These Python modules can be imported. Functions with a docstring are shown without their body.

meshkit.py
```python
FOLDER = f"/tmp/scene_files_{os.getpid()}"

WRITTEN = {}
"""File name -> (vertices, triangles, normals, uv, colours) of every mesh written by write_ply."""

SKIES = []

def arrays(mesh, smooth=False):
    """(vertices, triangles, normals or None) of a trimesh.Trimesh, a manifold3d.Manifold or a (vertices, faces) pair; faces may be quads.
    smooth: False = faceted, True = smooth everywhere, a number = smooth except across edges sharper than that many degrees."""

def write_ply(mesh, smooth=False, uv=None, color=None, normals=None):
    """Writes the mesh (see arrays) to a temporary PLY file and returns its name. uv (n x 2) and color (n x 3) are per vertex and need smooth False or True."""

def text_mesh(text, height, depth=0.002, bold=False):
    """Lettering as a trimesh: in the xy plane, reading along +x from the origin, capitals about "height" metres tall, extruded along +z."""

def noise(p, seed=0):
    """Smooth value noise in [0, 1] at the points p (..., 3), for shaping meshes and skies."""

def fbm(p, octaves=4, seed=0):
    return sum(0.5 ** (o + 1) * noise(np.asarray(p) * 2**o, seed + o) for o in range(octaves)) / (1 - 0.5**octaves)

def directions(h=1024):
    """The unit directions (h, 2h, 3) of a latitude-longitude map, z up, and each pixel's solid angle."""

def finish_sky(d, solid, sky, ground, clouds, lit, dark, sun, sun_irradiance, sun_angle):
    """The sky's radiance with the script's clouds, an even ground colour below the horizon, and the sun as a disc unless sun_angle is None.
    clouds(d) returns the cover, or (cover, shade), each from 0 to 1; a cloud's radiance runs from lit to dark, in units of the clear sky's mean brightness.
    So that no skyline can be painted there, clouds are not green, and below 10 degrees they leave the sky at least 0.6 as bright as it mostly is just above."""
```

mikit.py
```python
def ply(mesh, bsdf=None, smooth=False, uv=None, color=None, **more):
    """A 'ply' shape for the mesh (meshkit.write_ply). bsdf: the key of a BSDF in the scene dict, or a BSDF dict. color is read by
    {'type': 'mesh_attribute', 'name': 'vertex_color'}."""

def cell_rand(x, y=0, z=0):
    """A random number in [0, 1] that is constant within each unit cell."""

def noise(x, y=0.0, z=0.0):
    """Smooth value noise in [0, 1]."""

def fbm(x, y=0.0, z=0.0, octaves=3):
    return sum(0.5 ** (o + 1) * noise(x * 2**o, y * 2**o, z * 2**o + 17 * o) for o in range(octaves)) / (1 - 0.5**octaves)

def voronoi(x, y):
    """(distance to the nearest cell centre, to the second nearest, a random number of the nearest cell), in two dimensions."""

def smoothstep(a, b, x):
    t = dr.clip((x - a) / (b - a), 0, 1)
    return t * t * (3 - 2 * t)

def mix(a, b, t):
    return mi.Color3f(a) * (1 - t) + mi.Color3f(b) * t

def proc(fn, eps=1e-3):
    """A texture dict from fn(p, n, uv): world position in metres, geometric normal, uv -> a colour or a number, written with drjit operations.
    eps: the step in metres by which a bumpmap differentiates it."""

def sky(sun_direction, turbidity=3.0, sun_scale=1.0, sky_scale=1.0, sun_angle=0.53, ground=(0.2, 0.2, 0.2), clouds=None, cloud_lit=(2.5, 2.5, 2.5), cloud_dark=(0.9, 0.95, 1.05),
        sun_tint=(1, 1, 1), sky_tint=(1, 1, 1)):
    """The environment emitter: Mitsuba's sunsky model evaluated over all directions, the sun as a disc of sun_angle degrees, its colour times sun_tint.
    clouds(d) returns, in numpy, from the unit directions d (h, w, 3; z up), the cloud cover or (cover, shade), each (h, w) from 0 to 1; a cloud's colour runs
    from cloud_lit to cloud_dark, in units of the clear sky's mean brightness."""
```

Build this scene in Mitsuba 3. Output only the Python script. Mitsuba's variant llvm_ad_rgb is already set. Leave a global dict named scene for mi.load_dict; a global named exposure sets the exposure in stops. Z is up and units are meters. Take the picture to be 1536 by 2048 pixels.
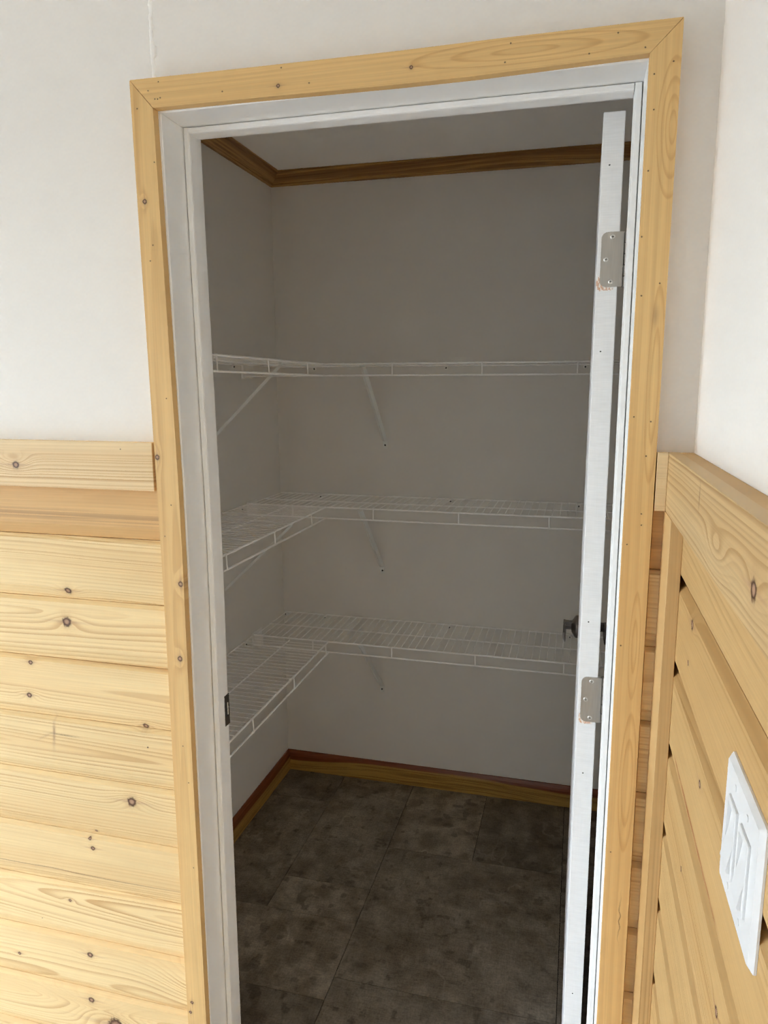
import math, random
import numpy as np, trimesh, drjit as dr, mitsuba as mi, mikit
from shapely.geometry import Polygon
from mikit import noise, fbm, cell_rand, smoothstep, mix
random.seed(7); np.random.seed(7)
T = mi.ScalarTransform4f
scene, labels = {}, {}

# ------------------------------------------------------------------ camera, light, exposure
F_PX, PX, PY = 1405.905, 31.75, -6.75
EYE = np.array([0.758568, -1.183938, 1.620717])
FWD = np.array([-0.241466, 0.955202, -0.171122]); UP = np.array([-0.040336, 0.166308, 0.985248])
scene['camera'] = {'type': 'perspective', 'fov_axis': 'x', 'fov': 2 * math.degrees(math.atan(768 / F_PX)), 'near_clip': 0.02, 'far_clip': 200.0,
                   'principal_point_offset_x': -PX / 1536, 'principal_point_offset_y': -PY / 2048,
                   'to_world': T().look_at(origin=EYE.tolist(), target=(EYE + FWD).tolist(), up=UP.tolist())}
scene['sky'] = mikit.sky((0.55, -0.5, 0.8), turbidity=4.0, sun_scale=0.0, sky_scale=1.0, ground=(0.20, 0.20, 0.195), sky_tint=(1.06, 1.0, 0.88),
                         clouds=lambda d: (0.6 + 0 * d[..., 0], 0.3 + 0 * d[..., 0]), cloud_lit=(1.72, 1.80, 1.84), cloud_dark=(1.05, 1.1, 1.13))   # bright overcast
exposure = 6.36

# ------------------------------------------------------------------ dimensions (metres; x right along the door wall, y into the pantry, z up)
PLANK_Y, TRIM_Y = -0.019, -0.038            # plank face and trim face on the door wall
XR, PLANK_X, TRIM_X = 0.9367, 0.914, 0.8953 # right wall, its plank face, its trim face
XL, D, PR = -0.3964, 1.4185, 0.945          # pantry left wall, back wall, right wall
WT = 0.10                                   # thickness of the door wall
JL, JR, HEAD = 0.0420, 0.8345, 2.0825        # jamb faces and head
CAP_T, CAP_B = 1.5193, 1.4286
CEIL = 2.40
SHELF_Z = (1.6964, 1.2009, 0.7023)
YS, XS = 1.1245, -0.0954                    # front rods of the back and the left shelves

# ------------------------------------------------------------------ mesh helpers
def boxm(x0, x1, y0, y1, z0, z1, c=0.0):
    x0, x1 = min(x0, x1), max(x0, x1); y0, y1 = min(y0, y1), max(y0, y1); z0, z1 = min(z0, z1), max(z0, z1)
    if c <= 0:
        m = trimesh.creation.box((x1 - x0, y1 - y0, z1 - z0)); m.apply_translation(((x0 + x1) / 2, (y0 + y1) / 2, (z0 + z1) / 2)); return m
    P = []
    for X, sx in ((x0, 1), (x1, -1)):
        for Y, sy in ((y0, 1), (y1, -1)):
            for Z, sz in ((z0, 1), (z1, -1)):
                P += [(X + sx * c, Y + sy * c, Z), (X + sx * c, Y, Z + sz * c), (X, Y + sy * c, Z + sz * c)]
    return trimesh.convex.convex_hull(np.array(P))

def join(*ms): return trimesh.util.concatenate([m for m in ms])

def extrude(poly, lo, hi, axis):
    """Polygon extruded along an axis; its coordinates are the other two axes in x, y, z order."""
    m = trimesh.creation.extrude_polygon(Polygon(poly), hi - lo, engine='earcut')
    v = m.vertices.copy(); w = v[:, 2] + lo
    if axis == 'x': m.vertices = np.stack([w, v[:, 0], v[:, 1]], 1)
    elif axis == 'y': m.vertices = np.stack([v[:, 0], w, v[:, 1]], 1); m.invert()
    else: m.vertices = np.stack([v[:, 0], v[:, 1], w], 1)
    m.fix_normals(); return m

def rod(a, b, r, n=8):
    return trimesh.creation.cylinder(radius=r, segment=np.array([a, b], float), sections=n)

def disc(c, axis, r, h, n=16):
    a = np.zeros(3); a['xyz'.index(axis)] = h / 2
    return trimesh.creation.cylinder(radius=r, segment=np.array([np.array(c) - a, np.array(c) + a]), sections=n)

used = {}
def key_of(name, parent=None):
    base = (parent + '__' if parent else '') + name
    n = used.get(base, -1) + 1; used[base] = n
    return base if n == 0 else f'{base}_{n:03d}'

def obj(name, mesh, bsdf, parent=None, smooth=False, **lab):
    k = key_of(name, parent)
    scene[k] = mikit.ply(mesh, bsdf, smooth=smooth)
    if lab: labels[k] = lab
    return k

def put(name, shape, parent, world=None, **lab):
    k = key_of(name, parent); scene[k] = {**shape, **({'to_world': world} if world is not None else {})}
    if lab: labels[k] = lab
    return k

def thing(name, label, category, kind=None, group=None):
    k = key_of(name); labels[k] = {'label': label, 'category': category}
    if kind: labels[k]['kind'] = kind
    if group: labels[k]['group'] = group
    return k

def struct(name, mesh, bsdf, label, category):
    k = key_of(name); scene[k] = mikit.ply(mesh, bsdf)
    labels[k] = {'label': label, 'category': category, 'kind': 'structure'}; return k

# ------------------------------------------------------------------ materials
def mat(name, tex, rough=0.5, spec=0.4, **kw):
    scene[name] = {'type': 'twosided', 'bsdf': {'type': 'principled', 'base_color': tex, 'roughness': rough, 'specular': spec, **kw}}
def rgb(*c): return {'type': 'rgb', 'value': list(c)}

def spots(a, b, dots, base, col=(0.10, 0.055, 0.03)):
    for (da, db, r) in dots:
        d = dr.sqrt(dr.square(a - da) + dr.square(b - db))
        base = mix(base, col, (1 - smoothstep(r * 0.6, r * 1.2, d)) * 0.9)
    return base

def pine(ia, ib, seed, knots=(), dots=(), cell=None, sp=0.007, light=(0.79, 0.595, 0.315), late=(0.54, 0.33, 0.135), strength=0.75, arches=(), tones=None, extra=None):
    """Flat-sawn pine. ia, ib: axes along and across the grain; cell(p): plank number and the place across within the plank."""
    def fn(p, n, uv):
        q = (p.x, p.y, p.z); a, b = q[ia], q[ib]
        k, bl = cell(b) if cell else (mi.Float(0) + seed, b)
        s1, s2, s3 = (cell_rand(k + 31, seed, j) for j in (1, 2, 3))
        off = s1 * 40
        A, B = a, bl + (noise(a * 1.4 + off, bl * 4 + off) - 0.5) * 0.022 + (noise(a * 6 + off, bl * 22, 3) - 0.5) * 0.003
        bc = (s2 - 0.5) * 0.16
        a0 = (s3 - 0.5) * 2.4
        w = 0.012 + 0.045 * dr.square(cell_rand(k, seed, 9))
        f = dr.sqrt(dr.square(B - bc) + dr.square(w * (A - a0)) + 1e-6)
        for (ca, cb, ra, rb, amp) in arches:
            f += amp * dr.exp(-(dr.square((a - ca) / ra) + dr.square((b - cb) / rb)))
        for (ka, kb, kr) in knots:
            e = dr.exp(-(dr.square((a - ka) / (kr * 5.0)) + dr.square((b - kb) / (kr * 2.2))))
            f += kr * 2.2 * e
        t = f / sp * (0.7 + 0.5 * cell_rand(k, seed, 5)) + 0.25 * noise(a * 3 + off, bl * 30)
        t += 1.5 * noise(t * 0.45 + off, k)                      # wide and narrow years
        yr = cell_rand(dr.floor(t), k, seed)                     # each ring has its own weight
        t = t - dr.floor(t)
        line = smoothstep(0.30, 0.90, t) * (1 - smoothstep(0.91, 1.0, t))
        st = strength * (0.25 + 0.75 * yr) * (0.15 + 1.15 * smoothstep(0.30, 0.72, fbm(a * 0.8 + off, bl * 15 + off, 5)))
        tone = 0.93 + 0.12 * cell_rand(k, seed, 6) + 0.08 * (fbm(a * 2.5 + off, bl * 14, 8) - 0.5) + 0.10 * (noise(a * 9, bl * 700 + off, 2) - 0.5)
        col = mix(light, late, dr.clip(line * st, 0, 1)) * tone
        col = mix(col, mi.Color3f(late) * 1.15, 0.28 * smoothstep(0.45, 0.8, fbm(a * 0.9 + off, bl * 16 + off, 4)))
        if tones:
            for kk, c, amt in tones:
                col = mix(col, col * mi.Color3f(c), dr.select(dr.abs(k - kk) < 0.5, mi.Float(amt), mi.Float(0)))
        for (ka, kb, kr) in knots:
            da, db = (a - ka), (b - kb)
            d = dr.sqrt(dr.square(da) + dr.square(db)) / kr * (0.85 + 0.3 * noise(da * 300 + 7 * kr, db * 300))
            col = mix(col, (0.42, 0.24, 0.11), 0.45 * dr.exp(-dr.square(d / 1.9)))
            col = mix(col, (0.40, 0.22, 0.13), 0.5 * dr.exp(-(dr.square(da / (kr * 5)) + dr.square(db / (kr * 0.35)))))
            col = mix(col, (0.40, 0.24, 0.15), 1 - smoothstep(0.7, 1.0, d))
            col = mix(col, (0.07, 0.030, 0.016), 0.95 * dr.exp(-dr.square((d - 0.90) / 0.32)))
        col = spots(a, b, dots, col)
        if extra: col = extra(col, a, b)
        return dr.clip(col, 0.005, 0.95)
    return mikit.proc(fn)

LJ, LP = 1.3280, 0.1317      # first V joint and pitch of the planks on the door wall
RJ, RP = 1.3290, 0.1340      # and on the right wall
def left_cell(b):
    k = dr.floor((LJ - b) / LP); return k, b - (LJ - (k + 0.5) * LP)
def right_cell(b):
    k = dr.floor((RJ - b) / RP); return k, b - (RJ - (k + 0.5) * RP)

def star(col, a, b):   # dry spike knot in the sixth plank
    da, db = a + 0.293, b - 0.897
    v = dr.exp(-(dr.square((da - 0.10 * db) / 0.0035) + dr.square(db / 0.030)))
    h = dr.exp(-(dr.square((da - 0.025) / 0.030) + dr.square((db + 0.02 * da) / 0.0016)))
    g = 0.55 + 0.45 * noise(da * 500, db * 200)
    col = mix(col, (0.30, 0.17, 0.09), dr.clip(0.75 * v * g, 0, 1))
    col = mix(col, (0.16, 0.09, 0.05), dr.clip(0.85 * h * g, 0, 1))
    o = dr.exp(-(dr.square((da + db + 0.03) / 0.030) + dr.square((db - da * 0.55 - 0.004) / 0.0030)))
    col = mix(col, (0.42, 0.27, 0.14), dr.clip(0.5 * o * g, 0, 1))
    d = dr.exp(-dr.square((b - 1.366 - 0.006 * noise(a * 6, 4)) / 0.011)) * smoothstep(0.25, 0.75, noise(a * 3, b * 420))
    col = mix(col, (0.33, 0.18, 0.08), 0.55 * d)
    c = dr.exp(-(dr.square((a + 0.30) / 0.30) + dr.square((b - 0.5702 - 0.004 * noise(a * 12, 1)) / 0.0012)))   # a fine check
    return mix(col, (0.30, 0.17, 0.08), 0.8 * c)

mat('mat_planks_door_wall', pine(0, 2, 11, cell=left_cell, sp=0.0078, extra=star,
    knots=((-0.229, 1.215, 0.0062), (-0.237, 1.149, 0.0085), (-0.335, 1.052, 0.0042), (-0.346, 0.978, 0.0050), (-0.074, 0.938, 0.0052), (-0.115, 0.766, 0.0085),
           (-0.212, 0.680, 0.0025), (-0.226, 0.662, 0.0030), (-0.220, 0.640, 0.0042), (-0.291, 0.500, 0.0030), (-0.443, 0.333, 0.0032), (-0.251, 0.371, 0.0058), (-0.258, 0.253, 0.0060), (-0.199, 0.200, 0.0150)),
    dots=((-0.068, 0.895, 0.002), (-0.37, 0.44, 0.0012)), arches=((0.03, 0.36, 0.10, 0.06, 0.06), (-0.26, 0.25, 0.12, 0.05, 0.05)),
    tones=((-1, (0.78, 0.66, 0.55), 1.0),)), 0.55, 0.3)
def resin(col, a, b):
    e = dr.exp(-dr.square((b - (1.081 + 0.022 * (a + 0.478))) / 0.0035)) * smoothstep(-0.53, -0.46, a) * (1 - smoothstep(-0.20, -0.15, a))
    return mix(col, (0.30, 0.11, 0.035), dr.clip(0.85 * e * (0.35 + 0.9 * noise(a * 60, b * 300)), 0, 1))
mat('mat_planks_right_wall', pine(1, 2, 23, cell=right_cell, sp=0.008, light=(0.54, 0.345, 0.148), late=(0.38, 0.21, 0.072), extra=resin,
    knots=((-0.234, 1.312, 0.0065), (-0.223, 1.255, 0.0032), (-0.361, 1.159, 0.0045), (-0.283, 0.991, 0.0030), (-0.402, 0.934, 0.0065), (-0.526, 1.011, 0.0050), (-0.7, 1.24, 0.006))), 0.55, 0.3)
CAS = dict(light=(0.72, 0.475, 0.205), late=(0.52, 0.285, 0.095))
NAIL = 0.0013
mat('mat_casing_left', pine(2, 0, 5, sp=0.0075, **CAS, knots=((1.938, 0.013, 0.0036), (1.493, 0.007, 0.0042), (1.253, 0.0405, 0.0045), (1.255, 0.052, 0.0040), (1.103, 0.030, 0.0046), (0.330, 0.011, 0.0030), (0.305, 0.006, 0.0028)),
    dots=[(z, x, NAIL) for x, z in ((0.009, 2.087), (0.017, 1.839), (0.024, 1.865), (0.013, 1.344), (0.025, 0.92), (0.033, 0.842), (0.033, 0.653), (0.030, 1.404), (0.036, 2.0), (0.033, 1.60))]), 0.5, 0.35)
def ovals(col, a, b, rings):
    for (ca, cb, ra, rb, es) in rings:
        e = dr.sqrt(dr.square((a - ca) / ra) + dr.square((b - cb) / rb)) + 0.10 * (noise(a * 14 + ca, b * 60) - 0.5)
        for q, wd in es:
            l = smoothstep(q - wd, q, e) * (1 - smoothstep(q, q + wd * 0.35, e))
            col = mix(col, col * mi.Color3f(0.82, 0.72, 0.60), 0.65 * l)
    return col
def head_oval(col, a, b):
    return ovals(col, a, b, ((0.66, 2.1085, 0.105, 0.011, ((0.45, 0.2), (1.0, 0.22), (1.6, 0.2))),))
def blotch(col, a, b):
    col = ovals(col, a, b, ((1.985, 0.872, 0.050, 0.011, ((0.42, 0.2), (0.85, 0.22), (1.35, 0.22), (1.9, 0.2))), (1.205, 0.861, 0.090, 0.0085, ((0.5, 0.25), (1.0, 0.22))),
                            (0.96, 0.862, 0.12, 0.012, ((0.65, 0.2), (1.05, 0.2))), (1.62, 0.868, 0.13, 0.010, ((0.6, 0.2), (1.1, 0.2)))))
    e = dr.exp(-(dr.square((a - 1.7248) / 0.016) + dr.square((b - 0.8635) / 0.0045)))
    c = dr.exp(-(dr.square((a - 0.705) / 0.035) + dr.square((b - 0.8605 - 0.004 * noise(a * 90, 2)) / 0.0009)))
    col = mix(col, (0.36, 0.19, 0.09), 0.5 * e)
    return mix(col, (0.20, 0.10, 0.04), 0.8 * c)
mat('mat_casing_head', pine(0, 2, 6, sp=0.010, **CAS, strength=0.3, extra=head_oval, knots=((0.268, 2.098, 0.0026), (0.488, 2.103, 0.0024)),
    dots=[(x, z, NAIL) for x, z in ((0.274, 2.124), (0.321, 2.097), (0.169, 2.099), (0.052, 2.125), (0.032, 2.113), (0.044, 2.099), (0.049, 2.0985), (0.054, 2.1), (0.639, 2.12), (0.631, 2.095), (0.791, 2.117), (0.752, 2.094), (0.829, 2.094))]), 0.5, 0.35)
mat('mat_casing_right', pine(2, 0, 8, sp=0.011, **CAS, strength=0.35, extra=blotch,
    dots=[(z, x, NAIL) for x, z in ((0.868, 2.072), (0.843, 2.058), (0.845, 2.011), (0.842, 1.929), (0.838, 1.838), (0.867, 1.771), (0.842, 1.754), (0.841, 1.574), (0.866, 1.567), (0.862, 1.514), (0.860, 1.423), (0.861, 1.405), (0.841, 1.373), (0.840, 1.204), (0.842, 0.831))]), 0.5, 0.35)
mat('mat_cap_door_wall', pine(0, 2, 14, sp=0.0062, light=(0.78, 0.59, 0.34), late=(0.54, 0.33, 0.14), strength=0.9, knots=((-0.307, 1.471, 0.0062),), arches=((-0.313, 1.486, 0.035, 0.012, 0.02),), dots=((-0.07, 1.506, NAIL),)), 0.5, 0.35)
def vmark(col, a, b):
    da, db = a + 0.335, b - 1.508
    e = dr.exp(-(dr.square((da) / 0.0035) + dr.square((db + 0.012) / 0.014)))
    return mix(col, (0.25, 0.14, 0.07), 0.6 * e)
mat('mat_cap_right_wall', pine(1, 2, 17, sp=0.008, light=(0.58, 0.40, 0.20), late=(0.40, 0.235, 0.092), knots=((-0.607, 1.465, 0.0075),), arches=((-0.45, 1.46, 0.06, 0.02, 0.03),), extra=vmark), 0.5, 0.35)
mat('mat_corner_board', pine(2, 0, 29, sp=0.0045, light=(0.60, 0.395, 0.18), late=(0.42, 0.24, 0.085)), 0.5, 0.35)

def walltex(base):
    def fn(p, n, uv):
        v = fbm(p.x * 2.3 + p.y * 1.7, p.z * 2.1, 3.0) - 0.5
        g = noise(p.x * 260, p.y * 260, p.z * 260) - 0.5
        return mi.Color3f(base) * (1 + 0.035 * v + 0.02 * g)
    return mikit.proc(fn)
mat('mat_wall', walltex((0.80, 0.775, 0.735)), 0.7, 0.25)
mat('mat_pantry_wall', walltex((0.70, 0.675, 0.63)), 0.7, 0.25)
mat('mat_ceiling', walltex((0.80, 0.78, 0.75)), 0.85, 0.2)
mat('mat_caulk', rgb(0.86, 0.84, 0.81), 0.45, 0.4)
mat('mat_white_paint', rgb(0.83, 0.825, 0.81), 0.38, 0.45)
def door_paint(p, n, uv):
    brush = noise(p.x * 900, p.y * 60, p.z * 22) * 0.3 + noise(p.x * 60, p.y * 20, p.z * 520) * 0.7
    col = mi.Color3f(0.80, 0.80, 0.80) * (1 + 0.10 * (brush - 0.5))
    edge = 1 - smoothstep(0.111, 0.112, p.y)
    for (cx, cz, rx, rz) in ((0.7835, 1.793, 0.0060, 0.011), (0.792, 1.7842, 0.014, 0.0030), (0.7855, 1.001, 0.0050, 0.009), (0.795, 0.9925, 0.012, 0.0032)):   # paint and wood torn off under the hinges
        d = dr.square((p.x - cx) / rx) + dr.square((p.z - cz) / rz) + 1.1 * (noise(p.x * 900, p.z * 900) - 0.5)
        c = mix((0.62, 0.36, 0.22), (0.85, 0.78, 0.70), smoothstep(0.45, 0.6, noise(p.x * 500, p.z * 260, 4)))
        col = mix(col, c, edge * (1 - smoothstep(0.8, 1.05, d)) * 0.85)
    for (cx, cz) in ((0.7912, 1.9822), (0.7905, 1.6799), (0.7914, 1.1907), (0.7941, 0.8875), (0.7937, 0.3982)):
        d = dr.sqrt(dr.square(p.x - cx) + dr.square((p.z - cz) * 1.3))
        col = mix(col, (0.03, 0.03, 0.03), edge * (1 - smoothstep(0.0011, 0.0019, d)))
    return col
mat('mat_door', mikit.proc(door_paint), 0.45, 0.4)
mat('mat_wire', rgb(0.90, 0.885, 0.86), 0.35, 0.5)
mat('mat_bracket', rgb(0.72, 0.725, 0.70), 0.45, 0.4)
mat('mat_clip', rgb(0.78, 0.76, 0.73), 0.4, 0.4)
mat('mat_screw_dark', rgb(0.03, 0.028, 0.026), 0.5, 0.4)
mat('mat_switch', rgb(0.70, 0.705, 0.71), 0.3, 0.5)
def nickel(p, n, uv):
    return mi.Color3f(0.43, 0.405, 0.37) * (0.95 + 0.12 * noise(p.x * 500, p.y * 200, p.z * 30))
mat('mat_nickel', mikit.proc(nickel), 0.42, 0.5, metallic=0.95)
mat('mat_screw', rgb(0.62, 0.60, 0.57), 0.35, 0.5, metallic=0.8)
mat('mat_recess', rgb(0.05, 0.05, 0.05), 0.6, 0.2)
mat('mat_pewter', rgb(0.20, 0.18, 0.17), 0.38, 0.5, metallic=0.85)
mat('mat_bronze', rgb(0.075, 0.062, 0.048), 0.4, 0.5, metallic=0.5)
mat('mat_bright', rgb(0.85, 0.83, 0.78), 0.3, 0.5)

def stained(ia, ib, band_lo, seed):
    def fn(p, n, uv):
        q = (p.x, p.y, p.z); a, b = q[ia], q[ib]
        w = (noise(a * 2.6 + seed, 3.0) - 0.5) * 0.034 + (noise(a * 9 + seed, b * 30) - 0.5) * 0.006
        g = noise(a * 5 + seed, (b + w) * 380) * 0.6 + noise(a * 14, (b + w) * 1100) * 0.4
        col = mix((0.40, 0.235, 0.060), (0.25, 0.130, 0.030), smoothstep(0.35, 0.75, g))
        return mix(col, mix((0.12, 0.026, 0.009), (0.22, 0.060, 0.017), g), smoothstep(-0.004, 0.004, b + w - band_lo))
    return mikit.proc(fn)
mat('mat_baseboard_back', stained(0, 2, 0.054, 3.0), 0.35, 0.5)
mat('mat_baseboard_left', stained(1, 2, 0.047, 9.0), 0.35, 0.5)
def crown_tex(ia, seed):
    def fn(p, n, uv):
        a = (p.x, p.y)[ia]; b = p.z + (noise(a * 2 + seed, 1.0) - 0.5) * 0.02
        g = noise(a * 4 + seed, b * 300) * 0.6 + noise(a * 11, b * 900) * 0.4
        col = mix((0.40, 0.215, 0.060), (0.23, 0.105, 0.027), smoothstep(0.3, 0.75, g))
        return mix(col, (0.15, 0.055, 0.016), smoothstep(0.006, 0.0, dr.abs(b - 2.382) - 0.004) * 0.6)
    return mikit.proc(fn)
mat('mat_crown_back', crown_tex(0, 2.0), 0.35, 0.5); mat('mat_crown_left', crown_tex(1, 5.0), 0.35, 0.5)

def tile_tex(tone, seed):
    def fn(p, n, uv):
        x, y = p.x + seed, p.y - seed
        c1 = fbm(x * 4.0, y * 4.0, seed, 5)
        c2 = fbm(x * 22 + 3 * c1, y * 22, seed, 5)
        c3 = noise(x * 70, y * 520) * 0.35 + noise(x * 520, y * 70) * 0.25 + noise(x * 300, y * 300, 5) * 0.4
        col = mix((0.120, 0.094, 0.066), (0.235, 0.200, 0.155), smoothstep(0.32, 0.70, 0.38 * c1 + 0.62 * c2))
        vein = 1 - smoothstep(0.0, 0.022, dr.abs(fbm(x * 6, y * 6, seed + 4, 5) - 0.5))
        col = mix(col, (0.32, 0.285, 0.235), 0.35 * vein * smoothstep(0.45, 0.8, noise(x * 11, y * 11, 2)))
        col = mix(col, (0.060, 0.046, 0.033), 0.55 * smoothstep(0.60, 0.74, fbm(x * 38, y * 38, seed, 3)))
        return col * tone * (0.62 + 0.76 * c3)
    return mikit.proc(fn)
for i, (tone, seed) in enumerate(((0.98, 1.3), (0.82, 7.7), (1.16, 15.1), (0.70, 22.9))):
    mat(f'mat_tile_{i}', tile_tex(tone, seed), 0.5, 0.4)
mat('mat_grout', rgb(0.03, 0.026, 0.022), 0.8, 0.2)
mat('mat_room_floor', rgb(0.36, 0.36, 0.36), 0.5, 0.4)
mat('mat_ground', rgb(0.4, 0.4, 0.38), 0.9, 0.2)

# ------------------------------------------------------------------ setting: the front room and the pantry
RX0, RY0 = -2.6, -3.6
struct('floor', boxm(RX0 - 0.1, PR + 0.1, RY0 - 0.1, D + 0.1, -0.12, -0.004), 'mat_room_floor', 'room floor running under the door into the pantry', 'floor')
OX0, OX1, OZ = 0.0245, 0.8548, 2.105
struct('wall_front', join(boxm(RX0, OX0, 0, WT, -0.004, CEIL), boxm(OX1, XR + 0.1, 0, WT, -0.004, CEIL), boxm(OX0, OX1, 0, WT, OZ, CEIL)), 'mat_wall', 'off white wall with the pantry doorway in it', 'wall')
struct('wall_right', boxm(XR, XR + 0.1, RY0, 0, -0.004, CEIL), 'mat_wall', 'bright white wall on the right above the wood planks', 'wall')
WY0, WY1, WZ0, WZ1 = -3.0, -0.42, 0.10, 2.15
struct('wall_left', join(boxm(RX0 - 0.1, RX0, RY0, WY0, -0.004, CEIL), boxm(RX0 - 0.1, RX0, WY1, WT, -0.004, CEIL), boxm(RX0 - 0.1, RX0, WY0, WY1, -0.004, WZ0), boxm(RX0 - 0.1, RX0, WY0, WY1, WZ1, CEIL)), 'mat_wall', 'left wall of the front room with the glass door opening', 'wall')
struct('wall_rear', boxm(RX0 - 0.1, XR + 0.1, RY0 - 0.1, RY0, -0.004, CEIL), 'mat_wall', 'wall of the front room behind the camera', 'wall')
struct('ceiling', boxm(RX0 - 0.1, XR + 0.1, RY0 - 0.1, WT, CEIL, CEIL + 0.1), 'mat_ceiling', 'white ceiling of the front room', 'ceiling')
wf = 0.05
wk = struct('window_1', join(boxm(RX0 - 0.08, RX0 - 0.02, WY0, WY0 + wf, WZ0, WZ1), boxm(RX0 - 0.08, RX0 - 0.02, WY1 - wf, WY1, WZ0, WZ1), boxm(RX0 - 0.08, RX0 - 0.02, WY0 + wf, WY1 - wf, WZ0, WZ0 + wf),
       boxm(RX0 - 0.08, RX0 - 0.02, WY0 + wf, WY1 - wf, WZ1 - wf, WZ1), boxm(RX0 - 0.08, RX0 - 0.02, (WY0 + WY1) / 2 - 0.03, (WY0 + WY1) / 2 + 0.03, WZ0 + wf, WZ1 - wf)), 'mat_white_paint', 'white frame of the wide window lighting the front room', 'window')
# pantry shell
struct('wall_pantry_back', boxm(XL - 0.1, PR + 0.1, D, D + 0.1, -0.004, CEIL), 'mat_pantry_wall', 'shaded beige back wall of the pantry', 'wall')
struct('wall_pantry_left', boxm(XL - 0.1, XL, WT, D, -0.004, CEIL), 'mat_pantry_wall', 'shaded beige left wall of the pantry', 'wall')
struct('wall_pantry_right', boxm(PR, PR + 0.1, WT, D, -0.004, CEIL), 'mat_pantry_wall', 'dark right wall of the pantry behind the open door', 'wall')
struct('ceiling_pantry', boxm(XL - 0.1, PR + 0.1, WT, D + 0.1, CEIL, CEIL + 0.1), 'mat_ceiling', 'grey shaded ceiling of the pantry', 'ceiling')

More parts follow.
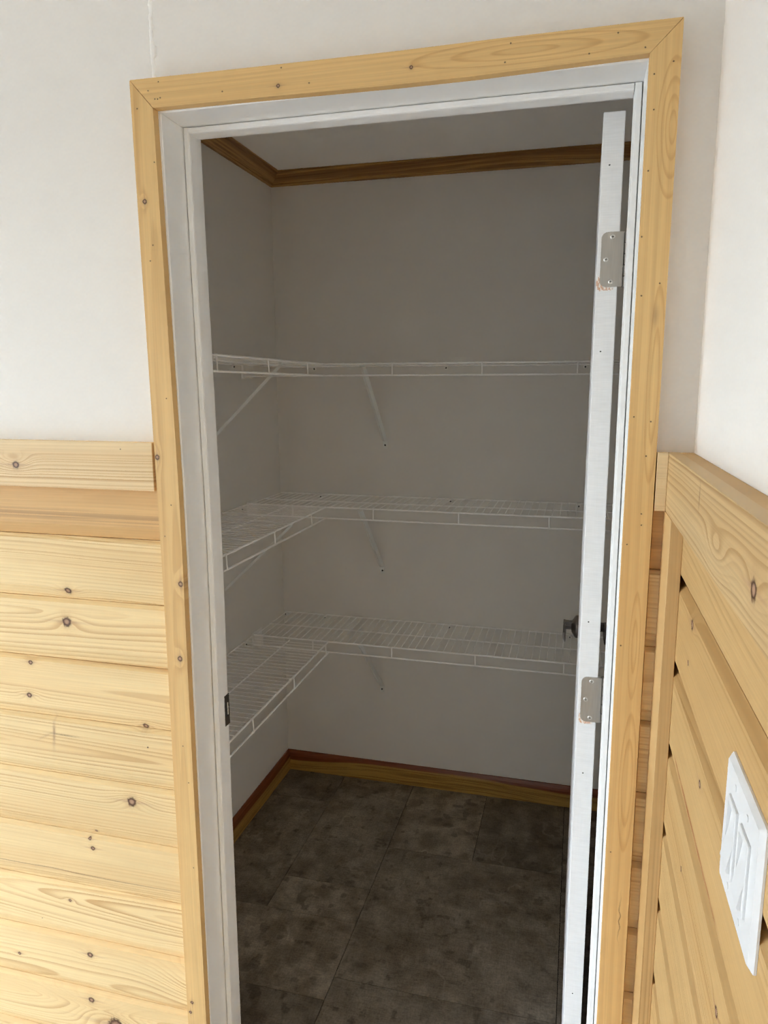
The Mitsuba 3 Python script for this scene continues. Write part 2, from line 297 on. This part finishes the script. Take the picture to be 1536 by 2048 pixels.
# floor tiles of the pantry: a modular pattern, each tile a piece with a fine recessed joint
xs_ = (XL + 0.001, -0.137, 0.160, 0.4625, 0.765, PR - 0.001); yb = D - 0.001; y0_ = -0.02
tiles = [(xs_[0], xs_[1], 1.215, yb, 1), (xs_[0], xs_[1], 0.630, 1.215, 0), (xs_[0], xs_[2], 0.348, 0.630, 2), (xs_[0], xs_[2], WT + 0.001, 0.348, 3),
         (xs_[1], xs_[2], 0.7795, yb, 0), (xs_[1], xs_[2], 0.630, 0.7795, 2), (xs_[2], xs_[3], 1.003, yb, 2), (xs_[3], xs_[4], 1.003, yb, 1),
         (xs_[2], xs_[4], 0.425, 1.003, 0), (xs_[2], xs_[4], WT + 0.001, 0.425, 1), (xs_[4], xs_[5], 0.865, yb, 3), (xs_[4], xs_[5], 0.425, 0.865, 1), (xs_[4], xs_[5], WT + 0.001, 0.425, 0),
         (0.0462, xs_[2], -0.02, WT + 0.001, 3), (xs_[2], 0.8325, -0.02, WT + 0.001, 1)]
obj('subfloor', join(boxm(XL, PR, WT, D, -0.004, -0.0035), boxm(0.046, 0.833, -0.02, WT, -0.004, -0.0035)), 'mat_grout', 'floor')
for (a, b, c, d, t) in tiles:
    g, h = 0.0010, 0.0006
    obj('tile', boxm(a + g, b - g, c + h, d - h, -0.0034, 0.0), f'mat_tile_{t}', 'floor')

# ------------------------------------------------------------------ wood planks, joints as V grooves
def plank_profile(J0, J1, face, back, vy, top=None, hi=0.018, lo=0.010):
    """(depth, z) profile between the V joints J0 (top) and J1 (bottom)."""
    g = 0.0006; s = 1 if back > face else -1
    up = [(back, J0 - g), (face + s * vy, J0 - g), (face, J0 - lo)] if top is None else [(back, top), (face, top)]
    dn = [(face, J1 + hi), (face + s * vy, J1 + g), (back, J1 + g)]
    return up + dn
for k in range(-1, 10):
    J0, J1 = LJ - LP * k, max(LJ - LP * (k + 1), 0.0)
    prof = plank_profile(J0, J1, PLANK_Y, -0.0004, 0.0095, top=CAP_T - 0.002 if k < 0 else None, hi=0.024, lo=0.007)
    if J1 == 0.0: prof = [(PLANK_Y, 0.0) if i == len(prof) - 3 else (-0.0004, 0.0) if i == len(prof) - 1 else q for i, q in enumerate(prof) if i != len(prof) - 2]
    obj('plank', extrude(prof, -1.9, -0.0030, 'x'), 'mat_planks_door_wall', 'wall_front')
    obj('plank', extrude(prof, 0.8795, XR - 0.0005, 'x'), 'mat_planks_door_wall', 'wall_front')
for k in range(-1, 10):
    J0, J1 = RJ - RP * k, max(RJ - RP * (k + 1), 0.0)
    prof = plank_profile(J0, J1, PLANK_X, XR - 0.0004, 0.0095, top=CAP_T - 0.002 if k < 0 else None)
    if J1 == 0.0: prof = [(PLANK_X, 0.0) if i == len(prof) - 3 else (XR - 0.0004, 0.0) if i == len(prof) - 1 else q for i, q in enumerate(prof) if i != len(prof) - 2]
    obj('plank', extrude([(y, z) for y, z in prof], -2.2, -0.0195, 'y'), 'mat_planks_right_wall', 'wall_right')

# drywall seam filled with a ragged bead of caulk above the doorway
zs = np.linspace(2.1335, CEIL - 0.001, 60); v, f = [], []
rs = np.random.RandomState(3)
for i, z in enumerate(zs):
    c = 0.0212 + 0.0008 * (z - 2.13) + 0.0007 * rs.randn(); w = 0.0034 + 0.0006 * rs.rand(); h = 0.0011
    if abs(z - 2.190) < 0.010: w = 0.0062; c += 0.002; h = 0.0022
    v += [(c - w, 0.0, z), (c - w * 0.5, -h, z), (c + w * 0.5, -h * 0.9, z), (c + w, 0.0, z)]
    if i: 
        b = 4 * (i - 1); f += [(b + j, b + j + 4, b + j + 5) for j in range(3)] + [(b + j, b + j + 5, b + j + 1) for j in range(3)]
obj('caulk_seam', trimesh.Trimesh(np.array(v), np.array(f), process=False), 'mat_caulk', 'wall_front', label='white ragged bead of caulk')

# ------------------------------------------------------------------ trim boards
def board_xz(pts, y0, y1): return extrude(pts, y0, y1, 'y')
CY = -0.0228     # back of the casing's front layer; the jamb stands behind it
struct('trim_1', join(board_xz([(-0.0027, 2.1323), (0.0390, 2.0850), (0.0400, 2.01), (0.0415, 1.90), (0.0461, 1.56), (0.0474, 1.45), (0.0473, 1.30), (0.0446, 1.02), (0.0435, 0.80), (0.0424, 0.40), (0.0410, 0.0),
                                (-0.0016, 0.0), (-0.0010, 0.45), (0.0000, 0.85), (0.0022, 1.10), (0.0026, 1.30), (0.0014, 1.52), (-0.0012, 1.86)], TRIM_Y, CY), boxm(-0.0026, 0.0235, CY, -0.0003, 0.0, 2.126)), 'mat_casing_left',
           'left upright pine door casing with small round knots', 'door casing')
struct('trim_2', join(board_xz([(-0.0022, 2.1328), (0.196, 2.1302), (0.364, 2.1287), (0.470, 2.1280), (0.623, 2.1285), (0.748, 2.1281), (0.8780, 2.1275), (0.8352, 2.0858), (0.725, 2.0834), (0.587, 2.0806), (0.470, 2.0806), (0.363, 2.0818), (0.194, 2.0840), (0.0395, 2.0856)], TRIM_Y, CY),
                      boxm(0.02, 0.86, CY, -0.0003, 2.1065, 2.1265)), 'mat_casing_head', 'pine head casing lying across the top of the doorway', 'door casing')
struct('trim_3', join(board_xz([(0.8785, 2.1270), (0.8765, 1.3), (0.8770, 0.0), (0.8350, 0.0), (0.8340, 1.3), (0.8357, 2.0858)], TRIM_Y, CY), boxm(0.8560, 0.8762, CY, -0.0003, 0.0, 2.122)), 'mat_casing_right',
       'right upright pine door casing with nested oval grain', 'door casing')
struct('trim_4', boxm(-1.9, -0.0036, TRIM_Y, PLANK_Y, CAP_B, CAP_T, 0.0008), 'mat_cap_door_wall', 'pale pine cap board over the planks left of the doorway', 'cap board')
struct('trim_5', boxm(0.8788, TRIM_X - 0.0003, TRIM_Y, PLANK_Y, CAP_B, CAP_T, 0.0006), 'mat_cap_door_wall', 'short pine cap piece between the right casing and the corner', 'cap board')
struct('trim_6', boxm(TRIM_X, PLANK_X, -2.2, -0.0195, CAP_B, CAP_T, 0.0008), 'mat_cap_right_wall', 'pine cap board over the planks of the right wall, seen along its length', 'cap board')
struct('trim_7', boxm(TRIM_X, PLANK_X, -0.107, -0.0195, 0.0, CAP_B - 0.0012, 0.0008), 'mat_corner_board', 'vertical pine corner board standing under the cap in the right corner', 'corner board')

# white door frame: jambs, stops, strike plate
fr = thing('trim_8', 'white painted door frame lining the doorway', 'door frame', 'structure')
JY0, JY1 = CY + 0.0003, 0.1155
def bowed(m):     # the left jamb is a little bowed and splayed
    zz = [0.0, 0.3, 0.7, 1.0, 1.2, 1.4, 1.56, 1.9, 2.09]; bb = [-0.003, -0.0015, 0.0005, 0.003, 0.0055, 0.0060, 0.0045, 0.0010, 0.0]
    m = m.copy()
    for z in zz[1:-1]: m = trimesh.intersections.slice_mesh_plane(m, (0, 0, 1), (0, 0, z)) + trimesh.intersections.slice_mesh_plane(m, (0, 0, -1), (0, 0, z))
    v = m.vertices.copy(); on = v[:, 0] > 0.03
    v[on, 0] += np.interp(v[on, 2], zz, bb) + 0.0025 * (1 - (v[on, 1] - JY0) / (JY1 - JY0)); m.vertices = v
    return m
obj('side_jamb', bowed(boxm(0.0247, JL, JY0, JY1, 0.0, HEAD + 0.001, 0.0018)), 'mat_white_paint', fr)
obj('side_jamb', boxm(JR, 0.8546, JY0, JY1, 0.0, HEAD + 0.001, 0.0018), 'mat_white_paint', fr)
obj('head_jamb', boxm(0.0247, 0.8546, JY0, JY1, HEAD, 2.1047, 0.0018), 'mat_white_paint', fr)
def stop(lo, hi, axis, flip=1, base=0.0):
    SY0, SY1, t, e, g = 0.0465, 0.0745, 0.0125, 0.0035, 0.0018
    p = [(base + flip * g, SY0 + 0.001), (base + flip * (g + 0.001), SY0), (base + flip * (t - e), SY0), (base + flip * (t - e * 0.3), SY0 + e * 0.3), (base + flip * t, SY0 + e), (base + flip * t, SY1), (base + flip * g, SY1)]
    if axis == 'z': return extrude(p, lo, hi, 'z')
    return extrude([(y, z) for z, y in p], lo, hi, 'x')
obj('door_stop', bowed(stop(0.0, HEAD - 0.0015, 'z', 1, JL)), 'mat_white_paint', fr)
obj('door_stop', stop(0.0, HEAD - 0.0015, 'z', -1, JR), 'mat_white_paint', fr)
obj('door_stop', stop(JL + 0.0135, JR - 0.0135, 'x', -1, HEAD), 'mat_white_paint', fr)
SX = JL + 0.0028
sp = obj('strike_plate', trimesh.boolean.difference([boxm(SX - 0.001, SX + 0.0012, 0.0905, 0.1165, 0.897, 0.9655), boxm(SX - 0.02, SX + 0.02, 0.097, 0.111, 0.917, 0.949)], engine='manifold'), 'mat_bronze', fr, label='dark bronze strike plate')
obj('latch_hole', boxm(SX - 0.0008, SX + 0.0004, 0.0975, 0.1105, 0.9175, 0.9485), 'mat_recess', sp)
obj('latch_lip', boxm(SX, SX + 0.0016, 0.1085, 0.1108, 0.920, 0.947), 'mat_bright', sp)

# ------------------------------------------------------------------ the open door
dk = thing('door_1', 'white painted pantry door standing open, seen on its hinge edge', 'door', 'structure')
DX0, DX1, DY0, DY1, DZ0, DZ1 = 0.7781, 0.8131, 0.1097, 0.8950, 0.012, 2.0645
slab = boxm(DX0, DX1, DY0, DY1, DZ0, DZ1, 0.0012)
vv = slab.vertices.copy(); tt = (vv[:, 1] - DY0) / (DY1 - DY0); vv[:, 0] += tt * (0.001 + 0.006 * (vv[:, 2] / 2)); slab.vertices = vv   # not quite square, a little twisted
obj('slab', slab, 'mat_door', dk)
def rounded_leaf(zc):
    h, w, r = 0.0445, 0.0365, 0.0105; P = [(w, -h), (w, h)]
    x0 = 0.0
    for a in np.linspace(90, 180, 7): P.append((x0 + r + r * math.cos(math.radians(a)), h - r + r * math.sin(math.radians(a))))
    for a in np.linspace(180, 270, 7): P.append((x0 + r + r * math.cos(math.radians(a)), -h + r + r * math.sin(math.radians(a))))
    m = extrude(P, DY0 - 0.0016, DY0 + 0.0004, 'y'); m.apply_translation((0.7838, 0, zc)); return m
for zc in (1.8317, 1.0392):
    h = obj('hinge', rounded_leaf(zc), 'mat_nickel', dk, label='satin nickel hinge leaf with three screws')
    obj('knuckle', trimesh.util.concatenate([rod((0.8245, DY0 + 0.006, zc - 0.0445 + i * 0.018), (0.8245, DY0 + 0.006, zc - 0.0445 + i * 0.018 + 0.0165), 0.0055, 14) for i in range(5)]), 'mat_nickel', h, smooth=40)
    for (sx, sz) in ((0.8018, 0.0363), (0.7926, 0.0), (0.8016, -0.0363)):
        s = obj('screw', trimesh.creation.revolve([(0, 0), (0.0042, 0), (0.0042, 0.0004), (0.0030, 0.0012), (0, 0.0013)], sections=18).apply_transform(trimesh.transformations.rotation_matrix(math.pi / 2, (1, 0, 0))).apply_translation((sx, DY0 - 0.0016, zc + sz)), 'mat_screw', h)
        obj('cross_slot', join(boxm(sx - 0.0019, sx + 0.0019, DY0 - 0.0031, DY0 - 0.0028, zc + sz - 0.00045, zc + sz + 0.00045), boxm(sx - 0.00045, sx + 0.00045, DY0 - 0.0031, DY0 - 0.0028, zc + sz - 0.0019, zc + sz + 0.0019)), 'mat_recess', h)
# lever handles, one on each face
KY, KZ = 0.832, 0.934
def lever(side, x):
    hk = key_of('lever_handle', dk)
    labels[hk] = {'label': 'dark pewter lever handle'}
    ros = trimesh.creation.revolve([(0, 0), (0.0325, 0), (0.0325, 0.006), (0.031, 0.0085), (0.0145, 0.0190), (0.0120, 0.0195), (0, 0.0195)], sections=36)
    R_ = trimesh.transformations.rotation_matrix(side * math.pi / 2, (0, 1, 0)); ros.apply_transform(R_); ros.apply_translation((x, KY, KZ))
    sx = lambda d: x + side * d
    neck = join(boxm(sx(0.010), sx(0.040), KY - 0.009, KY + 0.009, KZ + 0.0085, KZ + 0.0150, 0.001), boxm(sx(0.010), sx(0.040), KY - 0.009, KY + 0.009, KZ - 0.0070, KZ - 0.0010, 0.001), boxm(sx(0.010), sx(0.036), KY - 0.004, KY + 0.012, KZ - 0.003, KZ + 0.011))
    # a flat arched lever swept towards the hinge side, its lower edge turned in
    st = [(0.014, 0.0150, -0.0170), (-0.03, 0.0160, -0.0160), (-0.075, 0.0165, -0.0130), (-0.108, 0.0170, -0.0100)]
    bars = []
    for (ya, za, wa), (yb2, zb2, wb) in zip(st[:-1], st[1:]):
        for prof_ in (lambda z1, z0: [(0.0370, z1), (0.0420, z1), (0.0420, z0 + 0.012), (0.0380, z0 + 0.012)], lambda z1, z0: [(0.0380, z0 + 0.0125), (0.0420, z0 + 0.0125), (0.0365, z0), (0.0340, z0 + 0.002)]):
            bars.append(trimesh.convex.convex_hull(np.array([(sx(d), KY + yy, KZ + zz) for yy, z1, z0 in ((ya, za, wa), (yb2, zb2, wb)) for d, zz in prof_(z1, z0)])))
    bars = [trimesh.boolean.union(bars, engine='manifold')]
    scene[hk + '__lever'] = mikit.ply(join(neck, *bars), 'mat_pewter', smooth=35)
    scene[hk + '__rosette'] = mikit.ply(ros, 'mat_pewter', smooth=35)
off = (KY - DY0) / (DY1 - DY0) * (0.001 + 0.006 * KZ / 2)
lever(-1, DX0 + off); lever(1, DX1 + off)

# ------------------------------------------------------------------ baseboards and crown of the pantry
BH = 0.0855
bprof = [(0, 0), (0.013, 0), (0.013, BH - 0.022), (0.011, BH - 0.012), (0.007, BH - 0.004), (0.0055, BH), (0, BH)]
def mitre(profile, along, sgn):   # the two runs meet at 45 degrees in the left back corner
    n = len(profile); v = []
    if along == 'x': 
        for d, z in profile: v.append((XL + d, D - d, z))
        for d, z in profile: v.append((PR - 0.0005, D - d, z))
    else:
        for d, z in profile: v.append((XL + d, D - d, z))
        for d, z in profile: v.append((XL + d, WT + 0.001, z))
    caps = trimesh.creation.triangulate_polygon(Polygon(profile), engine='earcut')[1]
    f = []
    for i in range(n):
        j = (i + 1) % n; f += [(i, j, n + j), (i, n + j, n + i)]
    f += [tuple(t) for t in caps] + [tuple(t[::-1] + n) for t in caps]
    m = trimesh.Trimesh(np.array(v), np.array(f), process=False); m.fix_normals(); return m
struct('baseboard_back', mitre(bprof, 'x', 1), 'mat_baseboard_back', 'dark stained wood baseboard along the pantry back wall', 'baseboard')
struct('baseboard_left', mitre(bprof, 'y', 1), 'mat_baseboard_left', 'dark stained wood baseboard along the pantry left wall', 'baseboard')
cprof = [(0, 2.3575), (0.009, 2.3575), (0.013, 2.362), (0.0135, 2.367), (0.019, 2.370), (0.026, 2.374), (0.034, 2.381), (0.041, 2.388), (0.0445, 2.391), (0.050, 2.391), (0.0545, 2.3945), (0.0545, CEIL - 0.0003), (0, CEIL - 0.0003)]
struct('trim_9', mitre(cprof, 'x', 1), 'mat_crown_back', 'brown stained crown moulding along the pantry back wall', 'crown moulding')
struct('trim_10', mitre(cprof, 'y', 1), 'mat_crown_left', 'brown stained crown moulding along the pantry left wall', 'crown moulding')

# ------------------------------------------------------------------ wire shelves
LEVEL = ('top', 'middle', 'bottom')
PITCH = 0.0254
def clip(center, axis):
    """A small plastic wall clip holding the rear rod, with its screw."""
    x, y, z = center
    if axis == 'y': return boxm(x - 0.006, x + 0.006, y - 0.009, y, z - 0.010, z + 0.007, 0.0012), disc((x, y - 0.0095, z - 0.005), 'y', 0.0030, 0.003, 10)
    return boxm(x, x + 0.009, y - 0.006, y + 0.006, z - 0.010, z + 0.007, 0.0012), disc((x + 0.0095, y, z - 0.005), 'x', 0.0030, 0.003, 10)
RW, RS, RR = 0.0012, 0.0016, 0.0029      # deck wire, upright, rod radii
BACK_UP = (0.150, 0.080, -0.155); LEFT_UP = (0.384, 0.389, 0.499)
BACK_CLIP = ((-0.236, 0.279, 0.774), (-0.221, 0.301, 0.772), (-0.386, -0.214, 0.302, 0.76)); LEFT_CLIP = (1.046, 1.064, 1.052)
for i, z in enumerate(SHELF_Z):
    # along the back wall
    s = thing('wire_shelf', f'white wire shelf along the back wall, {LEVEL[i]} one of its three', 'wire shelf', group='white wire shelves in the pantry')
    x0, x1 = XL + 0.004, PR - 0.004; yb = D - 0.0045
    obj('front_rod', rod((x0, YS, z), (x1, YS, z), RR, 12), 'mat_wire', s, smooth=40)
    obj('lip_rod', rod((x0, YS - 0.002, z - 0.0385), (x1, YS - 0.002, z - 0.0385), RR, 12), 'mat_wire', s, smooth=40)
    obj('rear_rod', rod((x0, yb, z), (x1, yb, z), 0.0024, 10), 'mat_wire', s, smooth=40)
    obj('middle_rod', rod((x0, (YS + yb) / 2, z - 0.0034), (x1, (YS + yb) / 2, z - 0.0034), 0.0022, 10), 'mat_wire', s, smooth=40)
    first = mikit.ply(rod((0, YS + 0.0005, z + 0.0028), (0, yb + 0.002, z + 0.0028), RW, 6), 'mat_wire')
    x = x0 + 0.012
    while x < x1 - 0.005:
        put('cross_wire', first, s, T().translate([x, 0, 0])); x += PITCH
    up = mikit.ply(rod((0, YS - 0.0022, z + 0.002), (0, YS - 0.0042, z - 0.040), RS + 0.0006, 8), 'mat_wire', smooth=40)
    x = BACK_UP[i]
    while x - 0.2995 > x0: x -= 0.2995
    while x < x1:
        put('lip_upright', up, s, T().translate([x, 0, 0])); x += 0.2995
    for cx in BACK_CLIP[i]:
        a, b = clip((cx, D - 0.0002, z - 0.004), 'y'); c = obj('wall_clip', a, 'mat_clip', s); obj('screw', b, 'mat_screw_dark', c)
    br = obj('end_bracket', join(boxm(XL + 0.0002, XL + 0.003, YS - 0.012, YS + 0.075, z - 0.048, z + 0.007, 0.0008), boxm(XL + 0.003, XL + 0.040, YS + 0.004, YS + 0.0065, z - 0.046, z + 0.004, 0.0006)), 'mat_clip', s)
    obj('screw', disc((XL + 0.0035, YS + 0.055, z - 0.020), 'x', 0.003, 0.003, 10), 'mat_screw_dark', br)
    # along the left wall
    s = thing('wire_shelf', f'white wire shelf along the left wall, {LEVEL[i]} one of its three', 'wire shelf', group='white wire shelves in the pantry')
    ya, yz = WT + 0.006, YS - 0.0068; xb = XL + 0.0045
    obj('front_rod', rod((XS, ya, z), (XS, yz, z), RR, 12), 'mat_wire', s, smooth=40)
    obj('lip_rod', rod((XS + 0.002, ya, z - 0.0385), (XS + 0.002, yz, z - 0.0385), RR, 12), 'mat_wire', s, smooth=40)
    obj('rear_rod', rod((xb, ya, z), (xb, yz - 0.008, z), 0.0024, 10), 'mat_wire', s, smooth=40)
    obj('middle_rod', rod(((XS + xb) / 2, ya, z - 0.0034), ((XS + xb) / 2, yz - 0.003, z - 0.0034), 0.0022, 10), 'mat_wire', s, smooth=40)
    first = mikit.ply(rod((XS - 0.0005, 0, z + 0.0028), (xb - 0.002, 0, z + 0.0028), RW, 6), 'mat_wire')
    y = ya + 0.010
    while y < yz - 0.016:
        put('cross_wire', first, s, T().translate([0, y, 0])); y += PITCH
    up = mikit.ply(rod((XS + 0.0022, 0, z + 0.002), (XS + 0.0042, 0, z - 0.040), RS + 0.0006, 8), 'mat_wire', smooth=40)
    y = LEFT_UP[i]
    while y - 0.295 > ya: y -= 0.295
    while y < yz:
        put('lip_upright', up, s, T().translate([0, y, 0])); y += 0.295
    a, b = clip((XL + 0.0002, LEFT_CLIP[i], z - 0.004), 'x'); c = obj('wall_clip', a, 'mat_clip', s); obj('screw', b, 'mat_screw_dark', c)

# folded sheet metal braces under the shelves
def brace(p_top, p_foot, wdir, label):
    """A V-folded strip from the front rod down to a foot plate screwed to the wall; wdir: direction across the strip."""
    t, q, w = np.array(p_top, float), np.array(p_foot, float), np.array(wdir, float)
    ax = (q - t) / np.linalg.norm(q - t); nrm = np.cross(ax, w); 
    if nrm[2] > 0: nrm = -nrm
    b = thing('shelf_brace', label, 'shelf brace', group='metal braces under the wire shelves')
    def sec(c, half, d): return [c - w * half, c - w * half * 0.9 + nrm * 0.001, c + nrm * d, c + w * half * 0.9 + nrm * 0.001, c + w * half, c + nrm * (d - 0.0012) * 0.9]
    A, B = sec(t + ax * 0.004, 0.0105, 0.006), sec(q - ax * 0.006, 0.0105, 0.006)
    v = np.array(A + B); n = 6; f = []
    for i in range(n):
        j = (i + 1) % n; f += [(i, j, n + j), (i, n + j, n + i)]
    f += [(0, i, i + 1) for i in range(1, 5)] + [(n, n + i + 1, n + i) for i in range(1, 5)]
    m = trimesh.Trimesh(v, np.array(f), process=False); m.fix_normals()
    obj('strut', m, 'mat_bracket', b)
    return b
for i, z in enumerate(SHELF_Z):
    bx = (0.0440, 0.0300, 0.0250)[i]
    b = brace((bx, YS + 0.004, z - 0.0045), (bx, D - 0.003, z - 0.283), (1, 0, 0), f'grey metal brace on the back wall under the {LEVEL[i]} wire shelf')
    obj('foot_plate', boxm(bx - 0.0085, bx + 0.0085, D - 0.0032, D - 0.0004, z - 0.310, z - 0.280, 0.0006), 'mat_bracket', b)
    obj('hook', join(boxm(bx - 0.0085, bx + 0.0085, YS + 0.0034, YS + 0.012, z - 0.0085, z - 0.0048)), 'mat_bracket', b)
    obj('screw', disc((bx, D - 0.004, z - 0.297), 'y', 0.0032, 0.003, 10), 'mat_screw_dark', b)
    by = (0.7934, 0.824, 0.7916)[i]
    b = brace((XS - 0.004, by, z - 0.0045), (XL + 0.003, by, z - 0.283), (0, 1, 0), f'grey metal brace on the left wall under the {LEVEL[i]} wire shelf')
    obj('foot_plate', boxm(XL + 0.0004, XL + 0.0032, by - 0.0085, by + 0.0085, z - 0.310, z - 0.280, 0.0006), 'mat_bracket', b)
    obj('hook', join(boxm(XS - 0.012, XS - 0.0034, by - 0.0085, by + 0.0085, z - 0.0085, z - 0.0048)), 'mat_bracket', b)
    obj('screw', disc((XL + 0.004, by, z - 0.297), 'x', 0.0032, 0.003, 10), 'mat_screw_dark', b)

# ------------------------------------------------------------------ double light switch on the right wall
sw = thing('light_switch', 'white double rocker light switch on the planks of the right wall', 'light switch')
SY, SZ, SW, SH, px = -0.5775, 1.2195, 0.0635, 0.0645, PLANK_X - 0.0002
def ring(hw, hh, r, x):
    P = []
    for cx, cz, a0 in ((hw - r, hh - r, 0), (-hw + r, hh - r, 90), (-hw + r, -hh + r, 180), (hw - r, -hh + r, 270)):
        for a in np.linspace(a0, a0 + 90, 6): P.append((x, SY + cx + r * math.cos(math.radians(a)), SZ + cz + r * math.sin(math.radians(a))))
    return P
plate = trimesh.convex.convex_hull(np.array(ring(SW, SH, 0.004, px) + ring(SW, SH, 0.004, px - 0.0020) + ring(SW - 0.0045, SH - 0.0045, 0.004, px - 0.0062)))
GAP = 0.0230
holes = [boxm(px - 0.02, px - 0.0012, SY + s * GAP - 0.0172, SY + s * GAP + 0.0172, SZ - 0.0340, SZ + 0.0340) for s in (-1, 1)]
obj('cover_plate', trimesh.boolean.difference([plate] + holes, engine='manifold'), 'mat_switch', sw)
for s in (-1, 1):
    c = SY + s * GAP
    obj('rocker_frame', trimesh.boolean.difference([boxm(px - 0.0088, px - 0.0012, c - 0.0166, c + 0.0166, SZ - 0.0334, SZ + 0.0334, 0.0008), boxm(px - 0.02, px - 0.0035, c - 0.0132, c + 0.0132, SZ - 0.0285, SZ + 0.0285)], engine='manifold'), 'mat_switch', sw)
    prof = [(px - 0.0034, -0.0278), (px - 0.0034, 0.0278), (px - 0.0045, 0.0278), (px - 0.0068, 0.004), (px - 0.0122, -0.0255), (px - 0.0112, -0.0278)]
    m = extrude([(x, SZ + z) for x, z in prof], c - 0.0127, c + 0.0127, 'y')
    obj('rocker', m, 'mat_switch', sw)
    for dz in (-0.0485, 0.0485):
        obj('screw', disc((px - 0.0064, c, SZ + dz), 'x', 0.0030, 0.0012, 14), 'mat_switch', sw)
